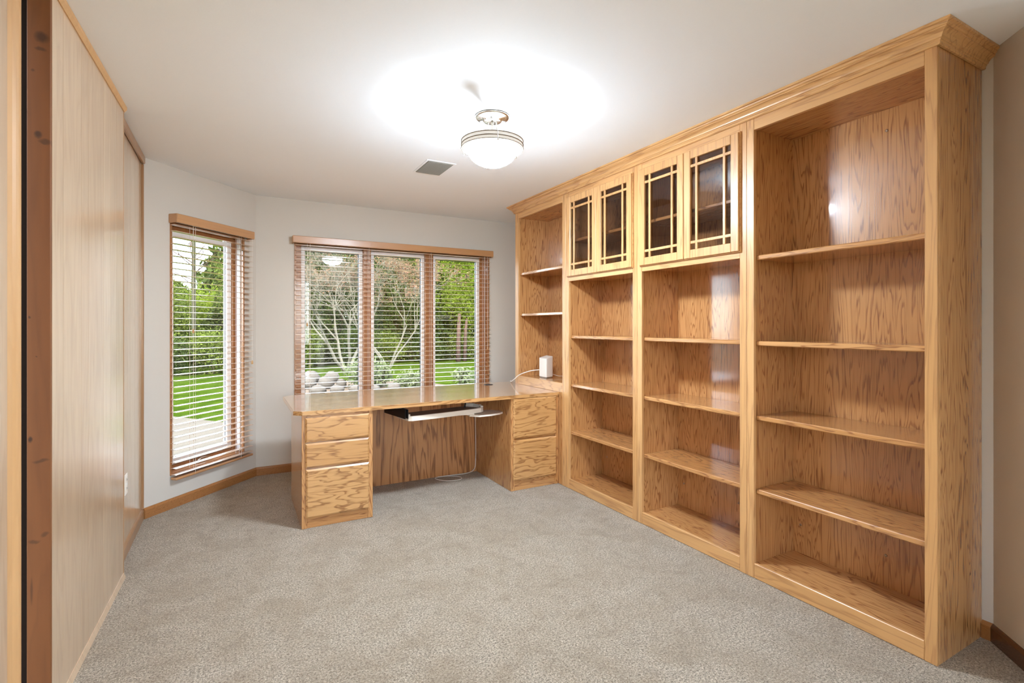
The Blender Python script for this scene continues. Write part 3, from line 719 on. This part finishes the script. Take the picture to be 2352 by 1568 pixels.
def leaves(name, mat, pts, size, parent, seed=0, long=1.6):
    """one leaf polygon per point, random orientation"""
    rg = np.random.default_rng(seed); n = len(pts); pts = np.asarray(pts)
    a = rg.normal(size=(n, 3)); a /= np.linalg.norm(a, axis=1)[:, None]
    b = rg.normal(size=(n, 3)); b -= (b * a).sum(1)[:, None] * a; b /= np.linalg.norm(b, axis=1)[:, None]
    s = size * rg.uniform(.6, 1.3, n)[:, None]
    q = np.stack([pts - a * s * long, pts - b * s * .6 + a * s * .1, pts + a * s * long, pts + b * s * .6 + a * s * .1], 1).reshape(-1, 3)
    off = np.array(ROOT[parent.name]) if parent is not None else np.zeros(3)
    me = bpy.data.meshes.new(name); me.vertices.add(4 * n); me.vertices.foreach_set('co', (q - off).astype(np.float32).ravel())
    me.loops.add(4 * n); me.loops.foreach_set('vertex_index', np.arange(4 * n, dtype=np.int32))
    me.polygons.add(n); me.polygons.foreach_set('loop_start', np.arange(0, 4 * n, 4, dtype=np.int32))
    me.update(calc_edges=True); me.materials.append(mat)
    o = bpy.data.objects.new(name, me); C.objects.link(o)
    if parent is not None: o.parent = parent
    ROOT[o.name] = Vector(off); return o

def conifer(x, y, h, r, label, seed, mat=L_DARK, n=26000, size=.036):
    t = thing('arborvitae', label, 'tree', (x, y, G), 0, 'evergreens beyond the lawn')
    rg = np.random.default_rng(seed)
    u = rg.random(n); z = h * (.02 + .98 * u); rad = r * np.minimum(1, (1 - u) * 1.5 + .08) * (.55 + .45 * rg.random(n) ** .5)
    ph = rg.random(n) * 2 * PI; rad *= 1 + .22 * np.sin(ph * 5 + z * 3 + seed) * np.sin(z * 5)
    pts = np.stack([x + rad * np.cos(ph), y + rad * np.sin(ph), G + z], 1)
    leaves('foliage', mat, pts, size, t, seed)
    MB().tube([(x, y, G), (x, y, G + h * .9)], .09, 8, .02).build('trunk', BARKD, t); return t
def leafy(name, x, y, h, r, z0, label, seed, mat, n=15000, size=.034, group='leafy trees beyond the lawn', cat='tree', trunk=.09, tm=None, clumps=60, spread=.30):
    t = thing(name, label, cat, (x, y, G), 0, group); rg = np.random.default_rng(seed)
    d = rg.normal(size=(clumps, 3)); d /= np.linalg.norm(d, axis=1)[:, None]; d *= (rg.random(clumps)[:, None]) ** .4
    c = d * np.array([r, r, (h - z0) / 2]) * .85 + np.array([x, y, G + (h + z0) / 2])
    pts = c[rg.integers(0, clumps, n)] + rg.normal(size=(n, 3)) * spread * r * .6
    pts[:, 2] = np.maximum(pts[:, 2], G + .03)
    leaves('foliage', mat, pts, size, t, seed)
    if trunk:
        m = MB().tube([(x, y, G), (x + .05, y, G + z0 + (h - z0) * .5)], trunk, 8, trunk * .4)
        for k in range(6): m.tube([(x, y, G + z0 * .8 + .1 * k), tuple(c[k])], trunk * .4, 5, trunk * .1)
        m.build('trunk', tm or BARKD, t)
    return t
def bare(x, y, h, spread, label, seed, mat, buds=None, stems=4, depth=5, r0=.075, group=None, lean=1.0, nb=1500):
    t = thing('ornamental_tree', label, 'tree', (x, y, G), 0, group); rg = random.Random(seed); m = MB(); tips = []
    def grow(p, d, L, r, k):
        pts = [p]; q = p.copy(); dd = d.copy()
        for i in range(3):
            dd = (dd + Vector((rg.uniform(-.22, .22), rg.uniform(-.22, .22), rg.uniform(-.12, .16)))).normalized(); q = q + dd * L / 3; pts.append(q.copy())
        m.tube(pts, r, 5 if k > 3 else 3, r * .65)
        if k <= 2: tips.extend(pts[1:])
        if k == 0: return
        for j in range(rg.choice((2, 3, 3))):
            nd = (dd + Vector((rg.uniform(-.8, .8), rg.uniform(-.8, .8), rg.uniform(-.35, .6)))).normalized()
            grow(pts[rg.choice((2, 3, 3))], nd, L * rg.uniform(.6, .8), max(r * .55, .004), k - 1)
    for i in range(stems):
        a = 2 * PI * i / stems + rg.uniform(-.3, .3) + seed
        grow(Vector((x + .1 * math.cos(a), y + .1 * math.sin(a), G)), Vector((spread * math.cos(a), spread * math.sin(a), 1.1 * lean)).normalized(), h * .36, r0, depth)
    m.build('branches', mat, t)
    if buds is not None:
        T = np.array([tuple(v) for v in tips]); rn = np.random.default_rng(seed); k = rn.integers(0, len(T), nb)
        leaves('buds', buds, T[k] + rn.normal(size=(nb, 3)) * .06, .028, t, seed)
    return t

bare(3.45, 18.3, 4.6, .75, 'pale many-stemmed ornamental tree with bare twigs, behind the boulders', 2, BARK, None, 4, 6, .058, r'bare trees on the lawn')
bare(5.15, 19.2, 4.7, .62, 'pink-budded bare tree seen through the middle light of the wide window', 5, BARK, L_RED, 4, 6, .04, 'bare trees on the lawn', 1.0, 6500)
t = thing('slim_tree', 'slim straight tree with thin bare twigs outside the narrow window', 'tree', (-1.22, 20.6, G)); rg = random.Random(4)
MB().tube([(-1.22, 20.6, G), (-1.23, 20.6, 3), (-1.21, 20.6, 5.2), (-1.22, 20.6, 8.5)], .075, 8, .045).build('trunk', BARKG, t)
m = MB()
for k in range(46):
    z = 2.6 + 5.6 * k / 46; p = Vector((-1.22, 20.6, z)); a = rg.uniform(0, 2 * PI); d = Vector((math.cos(a), math.sin(a), rg.uniform(.1, .7)))
    pts = [p]
    for i in range(5):
        d = (d + Vector((rg.uniform(-.4, .4), rg.uniform(-.4, .4), rg.uniform(-.25, .35)))).normalized(); pts.append(pts[-1] + d * rg.uniform(.2, .42))
        e = pts[-1]; f = (d + Vector((rg.uniform(-1, 1), rg.uniform(-1, 1), rg.uniform(-.5, .6)))).normalized(); m.tube([e, e + f * .25, e + f * .5 + Vector((0, 0, rg.uniform(-.1, .1)))], .007, 3, .004)
    m.tube(pts, .02, 4, .007)
m.build('twigs', BARKD, t)
lab = ['behind the pale ornamental tree', 'left of the pale ornamental tree', 'between the two bare trees', 'behind the pink-budded tree', 'right of the pink-budded tree', 'behind the bright maple at its right', 'at the far left of the wide window view', 'far to the right past the maple', 'farthest right beyond the maple', 'outside the narrow window, at its right']
cs = [(4.0, 22.4, 7.0, 1.2), (2.6, 22.0, 6.4, 1.2), (5.4, 22.6, 6.2, 1.15), (6.7, 22.8, 6.0, 1.1), (8.0, 22.6, 5.6, 1.1), (11.3, 23.8, 6.4, 1.4), (1.2, 22.6, 6.6, 1.3), (13.2, 23.5, 7.0, 1.5), (15.6, 24, 7.0, 1.6), (-.1, 22.8, 3.7, 1.0)]
lab += ['in the rear row behind the pale tree', 'in the rear row behind the pink-budded tree', 'in the rear row at the left of the wide window', 'in the rear row right of the maple', 'in the rear row behind the narrow window shrubs']
cs += [(4.4, 28, 8.5, 2.6), (8.6, 28, 8.5, 2.8), (.8, 28.5, 8, 2.6), (12.6, 28.5, 9, 2.8), (-2.6, 29, 3.6, 2.6)]
for i, (x, y, h, r) in enumerate(cs): conifer(x, y, h, r, 'dense dark evergreen ' + lab[i], 20 + i, L_DARK, *((15000, .12) if i > 9 else (26000, .036)))
leafy('maple_tree', 9.5, 21.9, 7.6, 1.9, .9, 'bright yellow-green maple in the right light of the wide window', 41, L_BRIGHT, 30000, .042, clumps=90)
leafy('maple_tree', 2.2, 25.5, 9.0, 2.2, 2.5, 'yellow-green tree crown showing over the evergreens at the left', 42, L_BRIGHT, 22000, .045)
leafy('maple_tree', 6.6, 26.0, 8.6, 2.6, 2.2, 'yellow-green tree crown behind the pink-budded tree', 43, L_BRIGHT, 22000, .045)
leafy('maple_tree', -2.4, 22.0, 3.1, 1.5, .4, 'low leafy tree at the left of the narrow window view', 44, L_MID, 20000, .033)
leafy('maple_tree', -1.0, 24.5, 3.3, 1.5, .6, 'leafy tree behind the slim straight trunk', 45, L_BRIGHT, 20000, .033)
leafy('maple_tree', .35, 20.4, 4.9, .9, .6, 'taller leafy tree at the right of the narrow window view', 46, L_MID, 18000, .03)
leafy('maple_tree', -5.5, 24.5, 6.5, 2.5, 1.0, 'broad leafy tree far left past the narrow window', 47, L_MID, 16000, .045)
sh = [(-1.9, 19.0, 1.3, .8, 'rounded green shrub at the lawn edge left of the narrow window view'), (-.6, 19.3, 1.5, .8, 'rounded green shrub at the foot of the slim straight trunk'), (.7, 19.8, 1.2, .7, 'rounded green shrub right of the slim trunk'),
      (2.2, 20.6, 1.6, .8, 'green shrub at the lawn edge left of the pale tree'), (4.2, 20.9, 1.5, .9, 'green shrub at the lawn edge right of the pale tree'), (5.6, 21.2, 1.3, .8, 'green shrub at the foot of the pink-budded tree'), (7.4, 21.3, 1.2, .8, 'green shrub right of the pink-budded tree'), (9.3, 21.6, 1.3, .8, 'green shrub under the bright maple')]
for i, (x, y, h, r, l) in enumerate(sh): leafy('garden_shrub', x, y, h, r, 0, l, 60 + i, L_MID if i % 2 else L_DARK, 11000, .026, 'shrubs along the lawn edge', 'shrub', .03)
leafy('striped_shrub', 2.95, 12.9, .62, .62, 0, 'low striped-leaf shrub in the middle of the pebble bed', 80, L_VAR, 2600, .035, None, 'shrub', .02)
leafy('striped_shrub', 3.75, 12.1, .42, .38, 0, 'smaller striped-leaf shrub right of the bed stones', 81, L_VAR, 1200, .03, None, 'shrub', .015)
leafy('grass_tuft', 5.35, 12.4, .45, .32, 0, 'spiky plant on the lawn below the right light of the window', 82, L_VAR, 500, .04, None, 'plant', .012)
# red-brown tree trunk standing before the maple
tk = MB().tube([(8.6, 20.6, G), (8.62, 20.6, G + 1.2), (8.7, 20.7, G + 2.1)], .11, 10, .07).tube([(8.95, 20.7, G), (9.0, 20.7, G + 1.4), (9.1, 20.8, G + 1.9)], .09, 10, .05).build('tree_trunk', BARKD, smooth=True)
tag(tk, 'reddish brown double trunk standing under the bright maple', 'tree trunk')
